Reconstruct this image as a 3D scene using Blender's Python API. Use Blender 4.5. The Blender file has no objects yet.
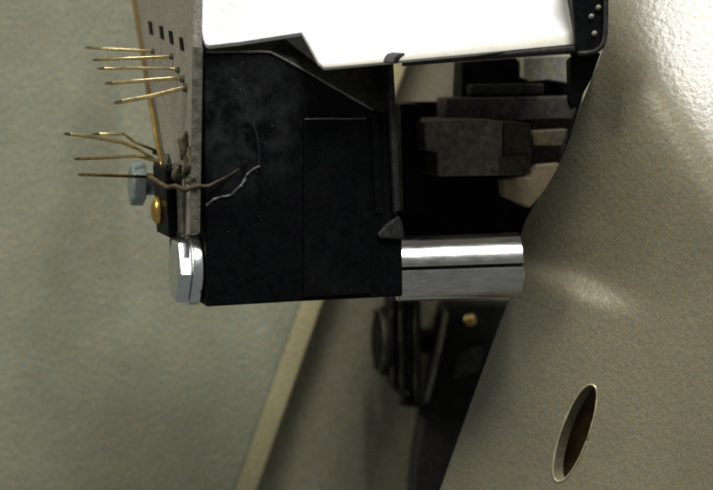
import bpy, bmesh, math, random
from mathutils import Vector, Matrix, noise

random.seed(7)
scene = bpy.context.scene
COL = scene.collection
MM = 0.001                      # everything below is written in millimetres
L = 260.0                       # camera distance from the plane Y = 0
PXMM = 0.1                      # 1 photo pixel = 0.1 mm on that plane

# ------------------------------------------------------------------ camera
cd = bpy.data.cameras.new('camera')
cam = bpy.data.objects.new('camera', cd)
COL.objects.link(cam)
cam.location = (0, -L * MM, 0)
cam.rotation_euler = (math.radians(90), 0, 0)
cd.sensor_width = 36.0
cd.lens = 36.0 * L / (713 * PXMM)
cd.clip_start = 0.005
cd.clip_end = 50
cd.dof.use_dof = True
cd.dof.focus_distance = (L + 4) * MM
cd.dof.aperture_fstop = 34
scene.camera = cam

# ------------------------------------------------------------------ world: dim room
w = bpy.data.worlds.new('World')
scene.world = w
w.use_nodes = True
bg = w.node_tree.nodes['Background']
bg.inputs['Color'].default_value = (0.95, 1.0, 0.94, 1)
bg.inputs['Strength'].default_value = 0.15


def area(name, loc, target, size, power, color):
    d = bpy.data.lights.new(name, 'AREA')
    d.shape = 'RECTANGLE'
    d.size, d.size_y = size[0] * MM, size[1] * MM
    d.energy = power
    d.color = color
    o = bpy.data.objects.new(name, d)
    COL.objects.link(o)
    o.location = Vector(loc) * MM
    o.rotation_euler = (Vector(target) - Vector(loc)).to_track_quat('-Z', 'Y').to_euler()
    return o


area('ceiling_lamp', (72, -190, 330), (0, 10, 0), (100, 110), 1.65, (1.0, 0.99, 0.96))
area('side_fill', (-330, -170, 260), (0, 10, 0), (200, 200), 1.05, (1.0, 0.95, 0.76))  # added fill, no known source; brightens board, bolt and right wall

scene.view_settings.view_transform = 'Standard'
scene.view_settings.look = 'None'
scene.view_settings.exposure = 0.18
scene.view_settings.gamma = 1.0
scene.view_settings.use_curve_mapping = False
scene.cycles.filter_width = 2.2

# ------------------------------------------------------------------ geometry of the view
CAM = Vector((0, -L, 0))


def ray(px, py):
    return Vector(((px - 356.5) * PXMM, L, (245 - py) * PXMM))


def W(px, py, Y=0.0):
    """point at depth Y seen at photo pixel (px, py)"""
    return CAM + ray(px, py) * ((L + Y) / L)


def RP(px, py, P0, n):
    """point of the plane (P0, n) seen at photo pixel (px, py)"""
    r = ray(px, py)
    return CAM + r * ((P0 - CAM).dot(n) / r.dot(n))


# frame of the switch unit: turned so that its left side shows a little
R = Matrix.Rotation(math.radians(14), 3, 'Z') @ Matrix.Rotation(math.radians(5), 3, 'X')
EX, EY, EZ = R @ Vector((1, 0, 0)), R @ Vector((0, 1, 0)), R @ Vector((0, 0, 1))
PIV = W(300, 200, 0)


def D(px, py, d=0.0):
    """point at depth d behind the unit's front face seen at (px, py)"""
    return RP(px, py, PIV + EY * d, EY)


# ------------------------------------------------------------------ materials
def nodes_of(name):
    m = bpy.data.materials.new(name)
    m.use_nodes = True
    nt = m.node_tree
    b = nt.nodes['Principled BSDF']
    return m, nt, b


def mk(name, col, rough=0.5, metal=0.0, spec=0.5, mott=0.0, tint=None, mscale=2600, bump=0.0, bscale=1800,
       dust=0.0, dustcol=(0.3, 0.3, 0.28), dscale=900, rvar=0.0, stretch=None, coat=0.0, crough=0.3, dmin=0.52, blot=0.0, spot=None):
    """paint / plastic / metal with mottled colour, fine relief, dust and uneven gloss"""
    m, nt, b = nodes_of(name)
    N, K = nt.nodes, nt.links
    b.inputs['Roughness'].default_value = rough
    b.inputs['Metallic'].default_value = metal
    b.inputs['Specular IOR Level'].default_value = spec
    b.inputs['Coat Weight'].default_value = coat
    b.inputs['Coat Roughness'].default_value = crough
    b.inputs['Coat IOR'].default_value = 1.44
    tc = N.new('ShaderNodeTexCoord')
    src = tc.outputs['Object']
    if stretch:
        mp = N.new('ShaderNodeMapping')
        mp.inputs['Scale'].default_value = stretch
        K.new(src, mp.inputs['Vector'])
        src = mp.outputs['Vector']

    def nz(scale, detail=2, rgh=0.5):
        t = N.new('ShaderNodeTexNoise')
        t.inputs['Scale'].default_value = scale
        t.inputs['Detail'].default_value = detail
        t.inputs['Roughness'].default_value = rgh
        K.new(src, t.inputs['Vector'])
        return t

    out = None
    if mott > 0:
        t1 = nz(mscale, 3, 0.65)
        t2 = nz(mscale * 0.55, 2)
        tint = tint or (col[0] * 1.25, col[1] * 1.15, col[2] * 0.75)
        r1 = N.new('ShaderNodeMapRange')
        r1.inputs['From Min'].default_value = 0.34
        r1.inputs['From Max'].default_value = 0.66
        K.new(t2.outputs['Fac'], r1.inputs['Value'])
        mx = N.new('ShaderNodeMix'); mx.data_type = 'RGBA'
        mx.inputs['A'].default_value = (*col, 1)
        mx.inputs['B'].default_value = (*tint, 1)
        K.new(r1.outputs['Result'], mx.inputs['Factor'])
        r2 = N.new('ShaderNodeMapRange')
        r2.inputs['From Min'].default_value = 0.3
        r2.inputs['From Max'].default_value = 0.7
        r2.inputs['To Min'].default_value = 1 - mott
        r2.inputs['To Max'].default_value = 1 + mott
        K.new(t1.outputs['Fac'], r2.inputs['Value'])
        hs = N.new('ShaderNodeHueSaturation')
        K.new(r2.outputs['Result'], hs.inputs['Value'])
        K.new(mx.outputs['Result'], hs.inputs['Color'])
        out = hs.outputs['Color']
    else:
        rgb = N.new('ShaderNodeRGB')
        rgb.outputs[0].default_value = (*col, 1)
        out = rgb.outputs[0]
    if dust > 0:
        t3 = nz(dscale, 6, 0.7)
        r3 = N.new('ShaderNodeMapRange')
        r3.inputs['From Min'].default_value = dmin
        r3.inputs['From Max'].default_value = 0.78
        r3.inputs['To Max'].default_value = dust
        K.new(t3.outputs['Fac'], r3.inputs['Value'])
        if spot:                               # dust lies thicker in one smudged patch
            vm = N.new('ShaderNodeVectorMath'); vm.operation = 'DISTANCE'
            K.new(tc.outputs['Object'], vm.inputs[0])
            vm.inputs[1].default_value = spot[0]
            rs = N.new('ShaderNodeMapRange'); rs.interpolation_type = 'SMOOTHSTEP'
            rs.inputs['From Min'].default_value = spot[1]
            rs.inputs['From Max'].default_value = spot[1] * 0.15
            rs.inputs['To Min'].default_value = 0.1
            rs.inputs['To Max'].default_value = spot[2]
            K.new(vm.outputs['Value'], rs.inputs['Value'])
            mu = N.new('ShaderNodeMath'); mu.operation = 'MULTIPLY'
            K.new(r3.outputs['Result'], mu.inputs[0])
            K.new(rs.outputs['Result'], mu.inputs[1])
            r3 = mu
        mx2 = N.new('ShaderNodeMix'); mx2.data_type = 'RGBA'
        mx2.inputs['B'].default_value = (*dustcol, 1)
        K.new(r3.outputs[0], mx2.inputs['Factor'])
        K.new(out, mx2.inputs['A'])
        out = mx2.outputs['Result']
    if blot > 0:                               # broad uneven tone of old paint
        t6 = nz(130, 5, 0.6)
        r6 = N.new('ShaderNodeMapRange')
        r6.inputs['From Min'].default_value = 0.3
        r6.inputs['From Max'].default_value = 0.7
        r6.inputs['To Min'].default_value = 1 - blot
        r6.inputs['To Max'].default_value = 1 + blot
        K.new(t6.outputs['Fac'], r6.inputs['Value'])
        h6 = N.new('ShaderNodeHueSaturation')
        K.new(r6.outputs['Result'], h6.inputs['Value'])
        K.new(out, h6.inputs['Color'])
        out = h6.outputs['Color']
    K.new(out, b.inputs['Base Color'])
    if rvar > 0:
        t4 = nz(700, 5, 0.6)
        r4 = N.new('ShaderNodeMapRange')
        r4.inputs['From Min'].default_value = 0.3
        r4.inputs['From Max'].default_value = 0.7
        r4.inputs['To Min'].default_value = max(0.02, rough - rvar)
        r4.inputs['To Max'].default_value = min(1, rough + rvar)
        K.new(t4.outputs['Fac'], r4.inputs['Value'])
        K.new(r4.outputs['Result'], b.inputs['Roughness'])
    if bump > 0:
        t5 = nz(bscale, 3, 0.55)
        bp = N.new('ShaderNodeBump')
        bp.inputs['Strength'].default_value = 1.0
        bp.inputs['Distance'].default_value = bump * MM
        K.new(t5.outputs['Fac'], bp.inputs['Height'])
        K.new(bp.outputs['Normal'], b.inputs['Normal'])
        K.new(bp.outputs['Normal'], b.inputs['Coat Normal'])
    return m


M = {}
M['panel'] = mk('grey_green_paint', (0.155, 0.185, 0.15), 0.5, mott=0.5, tint=(0.225, 0.20, 0.125), mscale=4600, bump=0.14, bscale=1700, dust=0.5, dmin=0.6, dscale=1100, dustcol=(0.42, 0.42, 0.36), blot=0.12)
M['beige'] = mk('beige_paint', (0.165, 0.163, 0.122), 0.45, mott=0.26, tint=(0.2, 0.168, 0.095), mscale=4200, bump=0.07, bscale=1600, coat=1.0, crough=0.34, blot=0.09, dust=0.35, dmin=0.66, dscale=800, dustcol=(0.33, 0.31, 0.25))
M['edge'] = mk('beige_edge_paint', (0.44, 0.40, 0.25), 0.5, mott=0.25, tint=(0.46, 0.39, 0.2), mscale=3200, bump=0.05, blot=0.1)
M['floor'] = mk('beige_paint_floor', (0.27, 0.268, 0.205), 0.5, mott=0.4, tint=(0.30, 0.255, 0.15), mscale=3800, bump=0.08, bscale=1500, blot=0.12)
M['black'] = mk('black_plastic', (0.0028, 0.0024, 0.0038), 0.5, spec=0.05, mott=0.5, tint=(0.0022, 0.0032, 0.003), mscale=1700, dust=0.014, dmin=0.46, dscale=260, rvar=0.1)
_c = (D(236, 118, 0) - D(300, 300, 10)) * MM
M['black_front'] = mk('dusty_black_front', (0.0028, 0.0024, 0.0038), 0.5, spec=0.05, mott=0.5, tint=(0.0022, 0.0032, 0.003), mscale=1700, dust=0.065, dmin=0.40, dscale=420, dustcol=(0.26, 0.27, 0.28), rvar=0.1, spot=(tuple(_c), 0.0105, 1.6))
M['black_worn'] = mk('worn_black_plastic', (0.012, 0.0115, 0.013), 0.5, spec=0.2, mott=0.5, mscale=2200, tint=(0.016, 0.015, 0.016), dust=0.13, dscale=900)
M['grey_edge'] = mk('dusty_edge', (0.085, 0.085, 0.08), 0.7, mott=0.5, mscale=2500)
M['white'] = mk('white_enamel', (0.70, 0.70, 0.705), 0.45, mott=0.06, tint=(0.68, 0.68, 0.675), mscale=900, bump=0.05, bscale=900, blot=0.05)
M['cream'] = mk('cream_enamel', (0.82, 0.80, 0.72), 0.4, mott=0.05, tint=(0.8, 0.77, 0.68), blot=0.05)
M['steel'] = mk('bright_steel', (0.62, 0.605, 0.60), 0.19, 1.0, mott=0.12, tint=(0.52, 0.50, 0.48), mscale=700, rvar=0.03, bump=0.0012, bscale=200, stretch=(1, 4, 4))
M['zinc'] = mk('zinc_plated_steel', (0.72, 0.74, 0.77), 0.26, 1.0, mott=0.1, tint=(0.66, 0.68, 0.7), rvar=0.12, bump=0.03, bscale=1500)
M['bluezinc'] = mk('dull_blue_zinc', (0.33, 0.40, 0.41), 0.5, 0.8, mott=0.2, tint=(0.28, 0.33, 0.33), bump=0.04)
M['gold'] = mk('gold_plated_pin', (0.80, 0.62, 0.28), 0.28, 1.0, mott=0.18, tint=(0.62, 0.5, 0.25), rvar=0.1)
M['piptip'] = mk('tarnished_tip', (0.10, 0.075, 0.04), 0.5, 0.5)
M['kglint'] = mk('olive_edge_glint', (0.10, 0.095, 0.065), 0.5, mott=0.8, tint=(0.03, 0.028, 0.02), mscale=900)  # pale olive that paints glints on the wheel's black edges
M['cavity'] = mk('brown_primer', (0.16, 0.105, 0.04), 0.6, mott=0.4, tint=(0.1, 0.06, 0.02), mscale=900)
M['rim'] = mk('bare_rim_highlight', (0.62, 0.56, 0.40), 0.3, 0.5, mott=0.3, tint=(0.5, 0.42, 0.25), mscale=900)
M['brass'] = mk('brass', (0.78, 0.50, 0.12), 0.28, 1.0, mott=0.2, tint=(0.6, 0.36, 0.08), mscale=1200)
M['board'] = mk('grey_board', (0.25, 0.24, 0.205), 0.6, mott=0.35, tint=(0.22, 0.20, 0.18), mscale=2600, bump=0.06, blot=0.15)
M['boardedge'] = mk('brown_board_edge', (0.15, 0.11, 0.06), 0.7, spec=0.2, mott=0.4, mscale=2600)
M['bracket'] = mk('olive_grey_metal', (0.10, 0.096, 0.08), 0.5, mott=0.5, tint=(0.06, 0.055, 0.035), mscale=1300, bump=0.1)
M['solder'] = mk('grey_resin', (0.09, 0.082, 0.06), 0.55, spec=0.3, mott=0.6, tint=(0.045, 0.038, 0.018), mscale=1200, bump=0.12)
M['wire'] = mk('brown_wire', (0.05, 0.04, 0.026), 0.7, spec=0.2, mott=0.6, mscale=1300)
M['goldwire'] = mk('dark_copper_wire', (0.42, 0.30, 0.12), 0.35, 0.9, mott=0.3, mscale=2000)
M['glue'] = mk('pale_glue', (0.16, 0.155, 0.155), 0.8, spec=0.1, mott=0.8, tint=(0.04, 0.038, 0.04), mscale=1800)
M['greyblock'] = mk('grey_casting', (0.135, 0.12, 0.092), 0.65, spec=0.3, mott=0.45, tint=(0.09, 0.082, 0.066), mscale=1300, bump=0.12, bscale=900, blot=0.3)
M['darkblock'] = mk('dark_casting', (0.045, 0.04, 0.03), 0.65, spec=0.2, mott=0.5, mscale=1400, bump=0.1, blot=0.3)
M['brownband'] = mk('dark_brown_band', (0.075, 0.062, 0.05), 0.6, spec=0.2, mott=0.5, tint=(0.05, 0.042, 0.044), mscale=1300, blot=0.3)
M['creamtab'] = mk('cream_tab', (0.30, 0.255, 0.19), 0.6, spec=0.3, mott=0.2, mscale=2400)
M['greytab'] = mk('grey_tab', (0.115, 0.105, 0.082), 0.6, spec=0.3, mott=0.35, mscale=2000, blot=0.2)
M['greyplate'] = mk('dull_grey_plate', (0.21, 0.215, 0.215), 0.5, spec=0.4, mott=0.3, mscale=1800, blot=0.3)
M['rubber'] = mk('black_rubber', (0.005, 0.005, 0.0045), 0.55, spec=0.15, mott=0.5, mscale=1800, tint=(0.008, 0.0075, 0.006), dust=0.05, dscale=700)


# ------------------------------------------------------------------ object helpers
def thing(name, label, cat, loc, group=None):
    o = bpy.data.objects.new(name, None)
    o.empty_display_size = 0.002
    COL.objects.link(o)
    o.location = Vector(loc) * MM
    o['label'] = label
    o['category'] = cat
    if group:
        o['group'] = group
    return o


def part(name, verts, faces, mat, parent=None, bevel=0.0, seg=2, smooth=False, label=None, recalc=True):
    """one mesh object; verts are world millimetres"""
    org = Vector((0, 0, 0))
    chain = []
    p = parent
    while p is not None:
        org = org + p.location
        p = p.parent
    me = bpy.data.meshes.new(name)
    me.from_pydata([tuple(Vector(v) * MM - org) for v in verts], [], faces)
    if recalc:
        bm = bmesh.new(); bm.from_mesh(me)
        bmesh.ops.remove_doubles(bm, verts=bm.verts, dist=1e-6)
        bmesh.ops.recalc_face_normals(bm, faces=bm.faces)
        bm.to_mesh(me); bm.free()
    me.materials.append(M[mat] if isinstance(mat, str) else mat)
    o = bpy.data.objects.new(name, me)
    COL.objects.link(o)
    if parent is not None:
        o.parent = parent
    if label:
        o['label'] = label
    if smooth:
        me.polygons.foreach_set('use_smooth', [True] * len(me.polygons))
    if bevel > 0:
        b = o.modifiers.new('bevel', 'BEVEL')
        b.width = bevel * MM
        b.segments = seg
        b.limit_method = 'ANGLE'
        b.angle_limit = math.radians(25)
        me.polygons.foreach_set('use_smooth', [True] * len(me.polygons))
        wn = o.modifiers.new('wn', 'WEIGHTED_NORMAL')
        wn.keep_sharp = True
    return o


def prism(name, pts, vec, mat, parent=None, **k):
    """polygon of world points extruded by a vector"""
    n = len(pts)
    v = [Vector(p) for p in pts] + [Vector(p) + vec for p in pts]
    f = [list(range(n)), list(range(2 * n - 1, n - 1, -1))]
    f += [[i, (i + 1) % n, n + (i + 1) % n, n + i] for i in range(n)]
    return part(name, v, f, mat, parent, **k)


def dprism(name, px, d0, d1, mat, parent=None, **k):
    return prism(name, [D(x, y, d0) for x, y in px], EY * (d1 - d0), mat, parent, **k)


def tube_data(pts, rad, n=8, square=False, jit=0.0):
    """verts/faces of a tube along points; rad is a number or a list"""
    pts = [Vector(p) for p in pts]
    m = len(pts)
    rr = rad if isinstance(rad, (list, tuple)) else [rad] * m
    V, F = [], []
    prev = None
    for i, p in enumerate(pts):
        t = (pts[min(i + 1, m - 1)] - pts[max(i - 1, 0)]).normalized()
        if prev is None:
            u = t.cross(Vector((0, 0, 1)))
            if u.length < 1e-3:
                u = t.cross(Vector((0, 1, 0)))
        else:
            u = prev - t * prev.dot(t)
        u.normalize(); prev = u
        v = t.cross(u)
        for k in range(n):
            a = 2 * math.pi * (k + (0.5 if square else 0)) / n
            r = rr[i] * (1 + random.uniform(-jit, jit))
            V.append(p + (u * math.cos(a) + v * math.sin(a)) * r)
    for i in range(m - 1):
        for k in range(n):
            F.append([i * n + k, i * n + (k + 1) % n, (i + 1) * n + (k + 1) % n, (i + 1) * n + k])
    F.append(list(range(n - 1, -1, -1)))
    F.append([(m - 1) * n + k for k in range(n)])
    return V, F


def spline(pts, n=6):
    """Catmull-Rom through points"""
    P = [Vector(p) for p in pts]
    P = [P[0] * 2 - P[1]] + P + [P[-1] * 2 - P[-2]]
    out = []
    for i in range(1, len(P) - 2):
        for k in range(n):
            t = k / n
            out.append(0.5 * ((2 * P[i]) + (P[i + 1] - P[i - 1]) * t + (2 * P[i - 1] - 5 * P[i] + 4 * P[i + 1] - P[i + 2]) * t * t
                              + (3 * P[i] - P[i - 1] - 3 * P[i + 1] + P[i + 2]) * t ** 3))
    out.append(P[-2])
    return out


def lathe(name, c, axis, up, profile, mat, parent=None, n=48, **k):
    """profile: (distance along axis, radius)"""
    axis = axis.normalized()
    u = (up - axis * up.dot(axis)).normalized()
    v = axis.cross(u)
    V, F = [], []
    for (s, r) in profile:
        for i in range(n):
            a = 2 * math.pi * i / n
            V.append(c + axis * s + (u * math.cos(a) + v * math.sin(a)) * r)
    m = len(profile)
    for j in range(m - 1):
        for i in range(n):
            F.append([j * n + i, j * n + (i + 1) % n, (j + 1) * n + (i + 1) % n, (j + 1) * n + i])
    F.append(list(range(n - 1, -1, -1)))
    F.append([(m - 1) * n + i for i in range(n)])
    return part(name, V, F, mat, parent, **k)


def boolean_cut(o, cutters):
    for c in cutters:
        b = o.modifiers.new('cut', 'BOOLEAN')
        b.operation = 'DIFFERENCE'
        b.solver = 'EXACT'
        b.object = c
    bpy.context.view_layer.update()
    dg = bpy.context.evaluated_depsgraph_get()
    me = bpy.data.meshes.new_from_object(o.evaluated_get(dg))
    o.modifiers.clear()
    old = o.data
    o.data = me
    me.name = old.name
    for c in cutters:
        bpy.data.objects.remove(c)
    return o


def interp(tab, x):
    if x <= tab[0][0]:
        return tab[0][1]
    for (a, fa), (b, fb) in zip(tab, tab[1:]):
        if x <= b:
            t = (x - a) / (b - a)
            return fa + (fb - fa) * t
    return tab[-1][1]


def struct(o, label):
    o['kind'] = 'structure'
    o['label'] = label
    return o


# ================================================================== the setting
# deep floor of the cabinet
FY = 57.0
v = [W(-150, -150, FY), W(760, -150, FY), W(760, 640, FY), W(-150, 640, FY)]
fl = prism('floor', v, Vector((0, 2, 0)), 'floor')
struct(fl, 'beige painted metal floor seen between the left panel and the right wall')

# raised panel on the left, with a sloped right-hand edge
PY = 45.0
def pe(py):                                  # pixel column of the panel's right edge
    return 299 - (py - 305) * 0.352
rows = [-150, 0, 150, 305, 400, 490, 640]
V, F = [], []
for y in rows:
    V += [W(-150, y, PY), W(pe(y) - 3, y, PY), W(pe(y) + 1.5, y, PY + 0.1), W(pe(y) + 23, y, PY + 1.1), W(pe(y) + 20, y, FY + 0.5), W(-150, y, FY + 0.5)]
n = 6
for i in range(len(rows) - 1):
    for k in range(n):
        F.append([i * n + k, i * n + (k + 1) % n, (i + 1) * n + (k + 1) % n, (i + 1) * n + k])
F += [list(range(n)), [(len(rows) - 1) * n + k for k in range(n)][::-1]]
lp = part('wall_left', V, F, 'panel', bevel=0.3, seg=2)
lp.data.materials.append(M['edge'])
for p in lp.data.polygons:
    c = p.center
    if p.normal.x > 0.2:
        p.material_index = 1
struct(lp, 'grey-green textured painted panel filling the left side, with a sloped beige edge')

# right wall: pressed sheet running from the deep left edge towards the camera
EDGE = [(-80, 608), (0, 607), (30, 606), (50, 603), (65, 597), (105, 581), (140, 569), (168, 558), (195, 541), (215, 528), (235, 520),
        (262, 517), (290, 513), (320, 501), (400, 472), (490, 440), (600, 401)]
BR = [(-80, 610), (0, 617), (50, 628), (80, 646), (105, 668), (125, 690), (150, 722), (220, 800)]   # where the sheet turns up to the lamp


def sp(x):                                   # soft ramp
    return math.log1p(math.exp(max(-30, min(30, x))))


def wallY(px, py):
    e = interp(EDGE, py)
    y = 15.0 - 0.85 * (px - 505) * PXMM
    # upper right field leans back to face the lamp
    q = (px - 630) * 0.846 + (60 - py) * 0.533
    y += 0.96 * sp(q / 11) * 11 * PXMM
    # middle field overhangs slightly, then a soft ridge that fades to the right, then the flat lower field
    m = (sp((285 - py) / 16) * 16 - sp((120 - py) / 25) * 25) * PXMM
    y -= 0.16 * m
    k = 1 / (1 + math.exp((px - 618) / 16))
    ln = 254 + (px - 525) * 0.36
    s = 1 / (1 + math.exp((py - ln - 12) / 6.0))
    y += 1.9 * k * s
    return y


V, F = [], []
NU, NV = 90, 150
for j in range(NV + 1):
    py = -80 + 680 * j / NV
    e = interp(EDGE, py)
    # smooth the edge table a little
    e = sum(interp(EDGE, py + dd) for dd in (-9, -4, 0, 4, 9)) / 5
    for i in range(NU + 1):
        px = e + (840 - e) * (i / NU)
        V.append(W(px, py, wallY(px, py)))
for j in range(NV):
    for i in range(NU):
        a = j * (NU + 1) + i
        F.append([a, a + 1, a + NU + 2, a + NU + 1])
n0 = len(V)
TH = Vector((1.25, 1.0, 0))                  # sheet thickness, away from the unit
V += [p + TH for p in V]
F2 = [[n0 + a for a in f][::-1] for f in F]
ring = [i for i in range(NU + 1)] + [j * (NU + 1) + NU for j in range(1, NV + 1)] + [NV * (NU + 1) + i for i in range(NU - 1, -1, -1)] + [j * (NU + 1) for j in range(NV - 1, 0, -1)]
F3 = [[ring[i], ring[i - 1], n0 + ring[i - 1], n0 + ring[i]] for i in range(len(ring))]
rw = part('wall_right', V, F + F2 + F3, 'beige', smooth=False)
# oval hole
hc = []
wn_dir = Vector((0.72, 0.69, 0)).normalized()
for k in range(40):
    a = 2 * math.pi * k / 40
    ca, sa = math.cos(a), math.sin(a)
    ca = math.copysign(abs(ca) ** 0.9, ca)
    X, Yv = 14.5 * ca, 50 * sa
    px, py = 575 + X - Yv * 0.32, 433 + Yv * 0.97
    hc.append(W(px, py, wallY(px, py)) - wn_dir * 2)
cut = prism('cutter', hc, wn_dir * 9, 'beige')
boolean_cut(rw, [cut])
me = rw.data
me.polygons.foreach_set('use_smooth', [True] * len(me.polygons))
bm = bmesh.new(); bm.from_mesh(me)
for ed in bm.edges:
    if len(ed.link_faces) == 2 and ed.calc_face_angle(0) > math.radians(32):
        ed.smooth = False
bm.to_mesh(me); bm.free()
struct(rw, 'beige painted pressed metal wall on the right with an oval hole and a soft ridge')
# second skin behind the wall closes the cavity seen through the hole
sk = [W(x, y, wallY(x, y)) + wn_dir * 3.6 for x, y in [(506, 350), (650, 350), (640, 540), (452, 540)]]
prism('outer_skin', sk, Vector((0.7, 0.7, 0)), 'cavity', rw)
rp = [p + wn_dir * 2 for p in hc]
V, F = tube_data(rp + rp[:2], [0.09 + 0.05 * random.random() for _ in range(42)], 6)  # pale tube puts the highlight on the bare cut edge into colour
part('hole_rim', V, F, 'rim', rw, smooth=True, label='pale bare rim of the oval hole, edge highlight painted in')

# ================================================================== black switch housing
hs = thing('switch_housing', 'black plastic switch housing in the centre, with a raised front panel and dusty upper edge', 'housing', D(300, 300, 10))
dprism('body', [(204, 53), (270, 53), (330, 86), (375, 113), (389, 113), (393, 212), (402, 222), (403, 296.5), (300, 301.5), (206, 307)], 0, 21, 'black_front', hs, bevel=0.25)
Lp = [(204, 52), (271, 52), (330, 85), (375, 112), (391, 112)]
Up = [(204, 30), (292, 26), (335, 46), (378, 52), (391, 52)]
V, F = [], []
for (a, b), (c_, d_) in zip(Lp, Up):
    q0, q1 = D(a, b, 0.05), D(c_, d_, 4.5)
    V += [q0, q1, q1 + EY * 12, q0 + EY * 17]
for i in range(len(Lp) - 1):
    for k in range(4):
        F.append([i * 4 + k, i * 4 + (k + 1) % 4, i * 4 + 4 + (k + 1) % 4, i * 4 + 4 + k])
F += [[0, 1, 2, 3], [16, 17, 18, 19][::-1]]
slt = part('sloping_top', V, F, 'black_worn', hs, bevel=0.12)
V, F = tube_data(spline([D(x, y, -0.05) for x, y in [(206, 52), (240, 51.5), (268, 52), (275, 54.5), (300, 68), (330, 85), (352, 98), (373, 110)]], 3), 0.13, 8, jit=0.3)
part('edge_trim', V, F, 'grey_edge', slt, smooth=True)
rpn = dprism('raised_panel', [(304, 119), (366, 118), (370, 150), (371, 294), (304, 298)], -0.35, 0.05, 'black', hs, bevel=0.16)
V, F = tube_data([D(x, y, -0.3) for x, y in [(305, 119), (330, 118.5), (350, 119), (366, 118)]], 0.07, 6, jit=0.4)
part('panel_edge', V, F, 'grey_edge', rpn, smooth=True)
dprism('rib', [(388.5, 58), (393.5, 56), (397, 120), (400.5, 211), (395, 213), (391, 120)], -0.9, 20, 'black_worn', hs, bevel=0.2)
dprism('groove_strip', [(372, 113), (379, 113), (383, 214), (375, 214)], -0.25, 0.05, 'black', hs, bevel=0.12)
dprism('lug', [(378, 234), (386, 225), (399, 215), (403, 224), (405, 236), (402, 240), (380, 239)], -0.5, 6, 'black_worn', hs, bevel=0.3, seg=3)
dprism('clip', [(393, 63), (395, 57), (399, 54), (405, 52.5), (405.5, 55), (400.5, 58.5), (398, 64)], -8.6, -2.5, 'black_worn', hs, bevel=0.25)

# trail of dried glue on the front face
gp = [(206, 206), (213, 200), (221, 197), (230, 195), (238, 188), (243, 183), (247, 175), (254, 169), (260, 166)]
V, F = tube_data(spline([D(x, y, -0.02) for x, y in gp], 5), [0.09 + 0.07 * random.random() for _ in range((len(gp) - 1) * 5 + 1)], 7, jit=0.35)
part('glue_trail', V, F, 'glue', hs, smooth=True)
gp = [(259, 166), (259, 150), (256, 132), (250, 115), (243, 100), (240, 88)]
V, F = tube_data(spline([D(x, y, 0.02) for x, y in gp], 5), [0.06 + 0.06 * random.random() for _ in range((len(gp) - 1) * 5 + 1)], 6, jit=0.4)
part('glue_trail', V, F, 'black_worn', hs, smooth=True)
# specks of dust and lint stuck to the face: small chips, too small to count
V, F = [], []
for _ in range(22):
    x = random.gauss(235, 25); y = random.gauss(110, 40)
    if not (208 < x < 368 and 60 < y < 290):
        continue
    p = D(x, y, -0.03); r = random.uniform(0.03, 0.07)
    b0 = len(V)
    for k in range(5):
        a = k * 1.2566 + random.random() * 0.6
        V.append(p + (EX * math.cos(a) + EZ * math.sin(a)) * r * random.uniform(0.6, 1.3))
    V.append(p - EY * r * 0.6)
    F += [[b0 + k, b0 + (k + 1) % 5, b0 + 5] for k in range(5)] + [[b0 + 4 - k for k in range(5)]]
o = part('dust_specks', V, F, 'grey_edge', hs)
o['kind'] = 'stuff'

# ================================================================== terminal board with pins, on the housing's left side
CX = D(200, 150, 0)                          # a point on the board's left face


def B(px, py, off=0.0):
    return RP(px, py, CX - EX * (0.9 + off), EX)


def Bd(py, d):
    """point of the board's face at depth d seen at row py"""
    P0 = CX - EX * 0.9 + EY * d
    k = (245 - py) * PXMM / L
    z = (k * (P0.y + L) - P0.z) / (EZ.z - k * EZ.y)
    return P0 + EZ * z


tb = thing('terminal_board', 'thin grey terminal board with bent gold pins along the left side of the housing', 'circuit board', B(190, 230))
outline = [(181, 237), (170, 225), (163, 180), (158, 147), (149, 97), (142, 50), (134, 0), (128, -40)]
bd = prism('board', [Bd(y, -0.4) for y in (-40, 60, 150, 233)] + [B(x, y) for x, y in outline], EX * 0.85, 'board', tb)
for (x, y) in [(151.5, 28), (162.5, 32.5), (172, 37.5), (182.5, 44)]:
    a = [B(x - 1.9, y - 7), B(x + 0.4, y - 6), B(x + 1.9, y + 6.5), B(x - 0.3, y + 6)]
    prism('pad', [p + EX * 0.05 for p in a], -EX * 0.25, 'black', tb)
# brown rim along the back edge
V, F = tube_data([B(x, y, 0.1) for x, y in [(129, -40), (135, 0), (143, 50), (150, 97)]], 0.42, 4, square=True)
part('board_rim', V, F, 'boardedge', tb)
V, F = tube_data(spline([B(x, y, 0.5) for x, y in [(149, 95), (152, 110), (155, 128), (158, 146), (163, 168)]], 4), 0.28, 8)
part('wire', V, F, 'goldwire', tb, smooth=True)


def pin(pts, r=0.27, lean=0.0):
    """square pin from its dark tip to its foot in the board; pts are pixels, the last one lies on the board"""
    foot = B(*pts[-1], -0.3)
    d = (foot - PIV).dot(EY)
    m = len(pts) - 1
    P = [D(x, y, d + lean * (m - i) / m) for i, (x, y) in enumerate(pts[:-1])] + [foot]
    t = (P[1] - P[0]).normalized()
    V, F = tube_data([P[0] + t * 0.75] + P[1:], r, 4, square=True)
    o = part('pin', V, F, 'gold', tb, bevel=0.05, seg=1)
    V, F = tube_data([P[0], P[0] + t * 0.25, P[0] + t * 0.76], [r * 0.4, r * 0.75, r * 0.97], 4, square=True)
    part('tip', V, F, 'piptip', o)
    return foot


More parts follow.
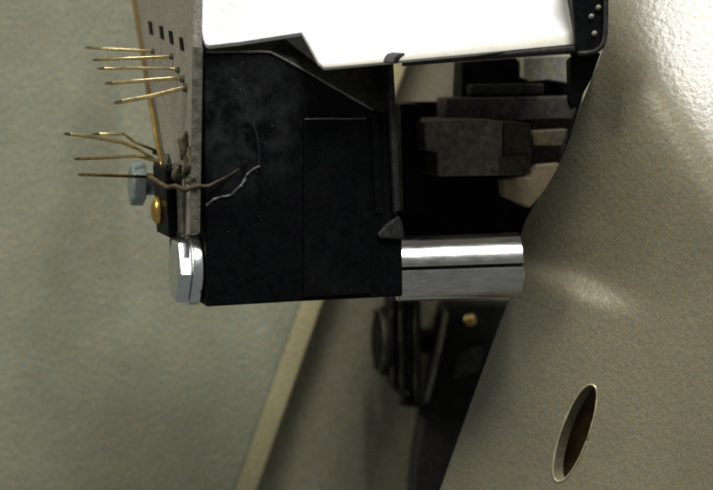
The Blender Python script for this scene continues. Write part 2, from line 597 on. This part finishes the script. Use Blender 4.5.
feet = []
for pts, r_, lean in [
    ([(85, 47.5), (118, 49.5), (157, 51.5)], 0.24, 0),
    ([(92, 60.0), (130, 58.5), (176, 56.5)], 0.26, 0),
    ([(97, 68.5), (130, 68), (168, 68.5), (182, 70)], 0.25, 2),
    ([(105, 83.5), (140, 81), (172, 78.5), (187, 79)], 0.31, 0),
    ([(114, 103), (150, 96.5), (182, 88.5), (189.5, 88)], 0.34, 0),
    ([(64, 133.5), (92, 137), (124, 143), (139, 150), (160, 164)], 0.28, -8),
    ([(92, 134), (124, 134), (134, 142), (159, 152)], 0.24, -4),
    ([(74, 159), (110, 157.5), (136, 156), (163, 162)], 0.27, -8),
    ([(78, 174.5), (115, 175.5), (150, 177), (170, 179)], 0.29, -6),
]:
    feet.append((pin(pts, r_ * 0.86, lean), r_))
for f_, r_ in feet:
    lathe('solder_joint', f_ + EX * 0.25, -EX, EZ, [(0, r_ * 2.2), (0.3, r_ * 1.9), (0.6, r_ * 1.3), (0.95, r_ * 1.05)], 'solder', tb, n=14, smooth=True)

# lumps of grey resin where the lower pins enter
def lump(name, c, rad, mat, parent, seed):
    bm = bmesh.new()
    bmesh.ops.create_icosphere(bm, subdivisions=3, radius=1.0)
    V = []
    for v in bm.verts:
        k = 1 + 0.6 * noise.noise(v.co * 1.6 + Vector((seed * 3.1, 0, 0))) + 0.3 * noise.noise(v.co * 4 + Vector((0, seed, 0)))
        V.append(c + EX * v.co.x * rad[0] * k + EY * v.co.y * rad[1] * k + EZ * v.co.z * rad[2] * k)
    F = [[x.index for x in f.verts] for f in bm.faces]
    bm.free()
    return part(name, V, F, mat, parent, smooth=True)


for i, (x, y, d, rx, rz) in enumerate([(184, 146, 2, 0.7, 1.5), (191, 160, 0, 0.7, 1.5), (178, 172, 3, 0.75, 1.0), (167, 163, 6, 0.6, 1.0), (194, 179, -0.3, 0.8, 0.9), (186, 168, 1.0, 0.5, 1.2)]):
    lump('resin_lump', D(x, y, d), (rx * 0.8, 0.7, rz * 0.85), 'solder', tb, i + 1)
dprism('block', [(165, 170), (174, 168), (177, 237), (169, 238)], 4.5, 12, 'black', tb, bevel=0.15)
dprism('bracket_strip', [(181, 190), (189, 189), (191, 234), (182, 235)], 2.2, 6, 'bracket', tb, bevel=0.2)
prism('front_strip', [Bd(y, -0.5) - EX * 0.12 for y in (46, 100, 150, 233)] + [Bd(y, -0.5) + EX * 0.9 for y in (233, 150, 100, 46)], -EY * 0.35, 'bracket', tb, bevel=0.12)

# brown lead that curls from the pins over the housing's front
ld = thing('wire_lead', 'short brown wire curling from the lower pins onto the black housing', 'wire', D(195, 190, -1))
V, F = tube_data(spline([D(x, y, d) for x, y, d in [(148, 176, 4), (158, 182, 2), (167, 187, 0.5), (176, 186, -0.6), (184, 190, -0.8), (197, 186, -0.9), (208, 186, -0.8), (218, 181, -0.5), (228, 176, -0.25), (240, 168, 0.1)]], 5),
                 [0.24] * 26 + [0.22, 0.2, 0.19, 0.18, 0.17, 0.16, 0.15, 0.14, 0.13, 0.12, 0.11, 0.1, 0.1, 0.09, 0.09, 0.08, 0.08, 0.08, 0.07, 0.07], 8, jit=0.25)
part('strand', V, F, 'wire', ld, smooth=True)

# ================================================================== hex bolts
def hex_bolt(c, Rh, length, mat, label, group, washer=None, roll=0.0):
    """c: centre of the head's seat; the head points along -EX"""
    t = thing('hex_bolt', label, 'bolt', c, group)
    ax = -EX
    u, v_ = -EY, EZ
    V, F = [], []
    prof = [(0.0, 0.97), (0.12, 1.0), (length * 0.86, 1.0), (length, 0.88)]
    nn = 6
    for s, k in prof:
        for i in range(nn):
            a = math.radians(60 * i) + roll
            V.append(c + ax * s + (u * math.cos(a) + v_ * math.sin(a)) * Rh * k)
    for j in range(len(prof) - 1):
        for i in range(nn):
            F.append([j * nn + i, j * nn + (i + 1) % nn, (j + 1) * nn + (i + 1) % nn, (j + 1) * nn + i])
    F += [list(range(nn))[::-1], [(len(prof) - 1) * nn + i for i in range(nn)]]
    part('head', V, F, mat, t, bevel=0.12, seg=2)
    lathe('shank', c + EX * 0.1, EX, EZ, [(0, Rh * 0.5), (3.5, Rh * 0.5)], mat, t, n=20, smooth=True)
    if washer:
        rw_, th = washer
        lathe('washer', c, EX, EZ, [(0.0, rw_ * 0.93), (0.1, rw_), (th - 0.1, rw_), (th, rw_ * 0.95)], mat, t, n=56, bevel=0.05)
    return t


c = RP(191.5, 270, D(204, 270, 3.45) - EX * 0.0, EY)
hex_bolt(D(186.5, 270, 3.6), 3.5, 1.35, 'zinc', 'shiny hex bolt head with washer at the lower left corner of the black housing', 'hex bolts', (3.5, 1.15), roll=math.radians(-3))
hex_bolt(D(144, 184, 20), 2.35, 1.5, 'bluezinc', 'dull bluish hex bolt half hidden behind the lower gold pins', 'hex bolts', None, roll=math.radians(24))

bf = thing('brass_nut', 'small rounded brass nut above the shiny hex bolt', 'nut', D(163, 211, 9))
lathe('body', D(164, 210, 9), -EX, EZ, [(0, 1.25), (0.5, 1.4), (0.85, 1.4), (1.1, 1.15), (1.3, 0.75), (1.35, 0.3)], 'brass', bf, n=32, smooth=True)
lathe('collar', D(170, 209, 9), -EX, EZ, [(0, 1.1), (0.8, 1.1)], 'brass', bf, n=24, bevel=0.05)

# ================================================================== split spacer tube
sl, sr = D(396, 269, 5.0), D(519.5, 264.8, 3.2)
ax = (sr - sl).normalized()
st = thing('spacer_tube', 'shiny split steel spacer tube between the black housing and the right wall', 'spacer', (sl + sr) / 2)
uu = (-EY - ax * (-EY).dot(ax)).normalized()
vv = ax.cross(uu)
if vv.z < 0:
    vv = -vv
V, F = [], []
ro, ri, gap, NS = 3.38, 2.7, 0.055, 96
ang0 = math.radians(6)
secs = [(0.0, ro - 0.12), (0.12, ro), (0.33, ro), (0.66, ro), (None, ro), (1.0, ro - 0.12)]
Lt = (sr - sl).length
secs = [(0.0, ro - 0.14), (0.14, ro), (Lt * 0.5, ro), (Lt - 0.14, ro), (Lt, ro - 0.14)]
nr = NS + 1
def ringpts(s, r, inner=False):
    out = []
    for i in range(nr):
        a = ang0 + gap + (2 * math.pi - 2 * gap) * i / NS
        edge = 0.06 if (i == 0 or i == NS) and not inner else 0
        wob = 1 + 0.004 * noise.noise(Vector((s * 0.5, math.cos(a) * 3, math.sin(a) * 3)))
        out.append(sl + ax * s + (uu * math.cos(a) + vv * math.sin(a)) * (r * wob - edge))
    return out
rings = [ringpts(s, r) for s, r in secs] + [ringpts(s, ri, True) for s, r in reversed(secs)]
for rg in rings:
    V += rg
m = len(rings)
for j in range(m):
    j2 = (j + 1) % m
    for i in range(NS):
        F.append([j * nr + i, j * nr + i + 1, j2 * nr + i + 1, j2 * nr + i])
F.append([j * nr for j in range(m)])
F.append([j * nr + NS for j in range(m)][::-1])
o = part('tube', V, F, 'steel', st, smooth=True)
bm = bmesh.new(); bm.from_mesh(o.data)
for ed in bm.edges:
    if len(ed.link_faces) == 2 and ed.calc_face_angle(0) > math.radians(35):
        ed.smooth = False
bm.to_mesh(o.data); bm.free()
lathe('core_screw', sl, ax, vv, [(0.4, 2.3), (Lt - 0.02, 2.3)], 'darkblock', st, n=24, smooth=True)

# ================================================================== white cover
CP = W(400, 58, -4.0)
CN = Vector((0.06, -0.74, 0.67)).normalized()
def C(px, py, off=0.0):
    return RP(px, py, CP + CN * off, CN)
wc = thing('white_cover', 'white enamelled sheet cover across the top with a rolled lower lip', 'cover', C(400, 58))
outl = [(515, -330), (505, -185), (432, -180), (425, -60), (190, -55), (197, 0), (203, 39), (205, 43), (209, 45), (240, 41.5), (302, 32), (308, 42), (319, 62.5), (325, 64.5), (400, 54.5), (580.5, 32), (577, 0), (600, -330)]  # stepped part above the frame is added to shade the floor
prism('sheet', [C(x, y) for x, y in outl], -CN * 0.6, 'white', wc, bevel=0.12)
LN = Vector((0.05, -0.99, 0.04)).normalized()
lipv, lipf = [], []
lr = []
for t in [i / 10 for i in range(11)]:
    xb, yb = 324 + (586 - 324) * t, 68.5 + (43.5 - 68.5) * t
    xt, yt = 320 + (581 - 320) * t, 63.0 + (31.5 - 63.0) * t
    top = C(xt, yt, 0.05)
    low = RP(xb, yb, top, LN)
    mid = RP((xt + xb) / 2, (yt + yb) / 2, top, LN) + LN * 0.05
    lr.append([top, mid, low, low + Vector((0, 0.8, -0.15)), top - CN * 0.5])
for r_ in lr:
    lipv += r_
for i in range(len(lr) - 1):
    for k in range(5):
        lipf.append([i * 5 + k, i * 5 + (k + 1) % 5, i * 5 + 5 + (k + 1) % 5, i * 5 + 5 + k])
lipf += [[0, 1, 2, 3, 4], [len(lipv) - 5 + k for k in range(5)][::-1]]
part('lip', lipv, lipf, 'cream', wc, bevel=0.12, seg=2)
tabp = [D(283, 37, 1.5), D(303, 30, 1.5), D(319, 66, 1.5)]
prism('corner_tab', tabp, EY * 0.5, 'greyplate', wc, bevel=0.08)

# ================================================================== black tray that carries the cover's right end
tr = thing('connector_tray', 'black plastic tray end under the right corner of the white cover', 'tray', W(595, 50, 0))
TY = Vector((0, 1, 0))
prism('end_block', [W(x, y, -2.0) for x, y in [(568, -50), (604, -50), (604, 30), (602, 46), (595, 54), (583, 56), (576, 50)]], TY * 8, 'black', tr, bevel=0.3)
# rounded rim
V, F = tube_data(spline([W(x, y, -2.6) for x, y in [(606, -50), (606, 0), (605.5, 30), (603, 44), (597, 50), (590, 52.5), (578, 53.5)]], 5), 0.25, 10)
part('rim', V, F, 'black_worn', tr, smooth=True)
for (x, y) in [(598, 8), (591, 17), (594, 34)]:
    lathe('stud', W(x, y, -1.9), Vector((0.1, -1, 0.25)), Vector((0, 0, 1)), [(0, 0.28), (0.35, 0.24), (0.5, 0.1)], 'greyplate', tr, n=12, smooth=True)
prism('under_rail', [W(x, y, -1.5) for x, y in [(402, 61), (480, 54), (586, 44), (591, 48.5), (584, 51), (480, 58), (402, 64.5)]], TY * 3, 'black_worn', tr, bevel=0.25)
prism('corner_gusset', [W(x, y, 1.0) for x, y in [(570, 56), (601, 52), (592, 78), (575, 108), (571, 100)]], TY * 5, 'black', tr, bevel=0.2)

# ================================================================== mechanism behind the housing
mc = thing('switch_mechanism', 'dark switch mechanism with grey block and cream tab, under the white cover', 'mechanism', D(460, 235, 20))
dprism('back_plate', [(396, 102), (457, 102), (459, 62), (520, 58), (590, 56), (582, 104), (560, 172), (536, 212), (524, 240), (396, 245)], 19, 21, 'black', mc, bevel=0.15)
dprism('upper_band', [(446, 98), (578, 96), (573, 119), (500, 121), (446, 119)], 15, 18.9, 'brownband', mc, bevel=0.2)
gb = dprism('grey_block', [(424, 122), (470, 120), (503, 121), (503, 175.5), (438, 176.5), (437, 152), (425, 150)], 9, 18.9, 'greyblock', mc, bevel=0.25)
dprism('dark_end', [(503.5, 122), (531, 123), (532, 155), (530, 175), (503.5, 176)], 9.6, 18.9, 'darkblock', mc, bevel=0.25)
dprism('step', [(500, 156), (531, 155), (531, 174), (498, 175)], 8.9, 9.7, 'darkblock', mc, bevel=0.15)
dprism('cream_tab', [(503, 179), (530, 178), (538, 165), (560, 163), (556, 176), (545, 192), (530, 208), (504, 196)], 14, 16, 'creamtab', mc, bevel=0.2)
dprism('grey_tab', [(533, 131), (568, 129), (562, 146), (533, 146)], 14, 16, 'greytab', mc, bevel=0.15)
dprism('grey_plate', [(523, 58), (572, 55), (571, 84), (548, 80), (530, 82), (523, 78)], 16, 18.9, 'greyplate', mc, bevel=0.15)
dprism('brown_plate', [(531, 112), (577, 108), (560, 166), (531, 166)], 16.2, 18.9, 'brownband', mc, bevel=0.2)
dprism('ridge', [(470, 84), (545, 83), (545, 95), (470, 96)], 15.5, 18.9, 'black_worn', mc, bevel=0.3)
dprism('dark_bar', [(462, 62), (518, 58), (518, 98), (462, 98)], 17, 18.9, 'black', mc, bevel=0.2)
dprism('side_bar', [(401, 104), (421, 104), (423, 212), (404, 212)], 12, 18.9, 'black', mc, bevel=0.25)

# ================================================================== latch wheel below the spacer
kc = W(378, 341, 47)
KX = (R @ Vector((1, -0.02, 0))).normalized()
kb = thing('latch_wheel', 'black wheel with narrow plates and a diagonal strut, under the spacer tube', 'wheel', W(400, 400, 50))
ecp = lathe('end_disc', kc, KX, EZ, [(-0.1, 3.3), (0.1, 3.9), (0.5, 4.15), (1.0, 4.15), (1.15, 3.6)], 'rubber', kb, n=40, bevel=0.08)
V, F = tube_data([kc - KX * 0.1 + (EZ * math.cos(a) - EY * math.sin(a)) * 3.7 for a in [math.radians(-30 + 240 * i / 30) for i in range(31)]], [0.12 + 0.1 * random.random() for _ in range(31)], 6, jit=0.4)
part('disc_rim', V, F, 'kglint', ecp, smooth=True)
lathe('hub', kc - KX * 0.3, KX, EZ, [(0, 1.2), (0.2, 1.5), (9, 1.5)], 'rubber', kb, n=20)
for (x0, x1, yt, yb, sk_, y0) in [(390, 396, 300, 392, 2, 44.5), (399, 405, 300, 402, 1.5, 43.5), (407.5, 412, 302, 396, 1, 44.2), (414, 421, 300, 404, 0.5, 43.8)]:
    o = prism('plate', [W(x, y, y0) for x, y in [(x0, yt), (x1, yt), (x1 + sk_ * 0.4, (yt + yb) / 2), (x1 + sk_, yb - 3), (x0 + sk_ + 1.2, yb), (x0 + sk_, yb - 8)]], Vector((-0.6, 9.5, 0.6)), 'rubber', kb, bevel=0.15)
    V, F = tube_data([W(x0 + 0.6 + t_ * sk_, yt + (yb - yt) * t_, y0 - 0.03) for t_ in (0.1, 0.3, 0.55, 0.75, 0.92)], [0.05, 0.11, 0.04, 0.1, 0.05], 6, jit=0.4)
    part('plate_glint', V, F, 'kglint', o, smooth=True)  # pale line painted as a glint along the plate
so = prism('strut', [W(x, y, 44) for x, y in [(444, 308), (450, 308), (446, 335), (430, 402), (423, 405), (425, 396)]], Vector((0, 6, 0)), 'black_worn', kb, bevel=0.2)
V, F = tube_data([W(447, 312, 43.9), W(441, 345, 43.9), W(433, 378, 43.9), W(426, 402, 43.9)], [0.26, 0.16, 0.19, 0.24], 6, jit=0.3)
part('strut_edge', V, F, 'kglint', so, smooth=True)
prism('foot', [W(x, y, 46) for x, y in [(404, 396), (422, 402), (420, 408), (399, 406)]], Vector((0, 6, 0)), 'rubber', kb, bevel=0.2)

bk = thing('wheel_bracket', 'black tapering bracket plate between the latch wheel and the right wall, with a dark slab as shadow below', 'bracket', W(470, 400, 50))
wdg = prism('plate', [W(x, y, 47) for x, y in [(440, 300), (520, 300), (505, 345), (478, 400), (470, 424), (446, 428), (423, 412)]], Vector((0, 9.9, 0)), 'rubber', bk, bevel=0.8, seg=3)
prism('shadow_slab', [W(x, y, 50) for x, y in [(420, 404), (480, 396), (434, 525), (404, 525), (411, 455)]], Vector((0, 6.9, 0)), 'black_worn', bk, bevel=1.2, seg=4)  # dark slab standing in for the soft shadow on the floor
prism('boss', [W(x, y, 45.5) for x, y in [(455, 355), (480, 345), (486, 352), (478, 372), (452, 380)]], Vector((0, 1.6, 0)), 'black_worn', bk, bevel=0.3)
lathe('rivet', W(470, 320, 46.9), Vector((0, -1, 0.3)), Vector((0, 0, 1)), [(0, 0.8), (0.15, 0.7), (0.25, 0.3)], 'goldwire', bk, n=20, smooth=True)
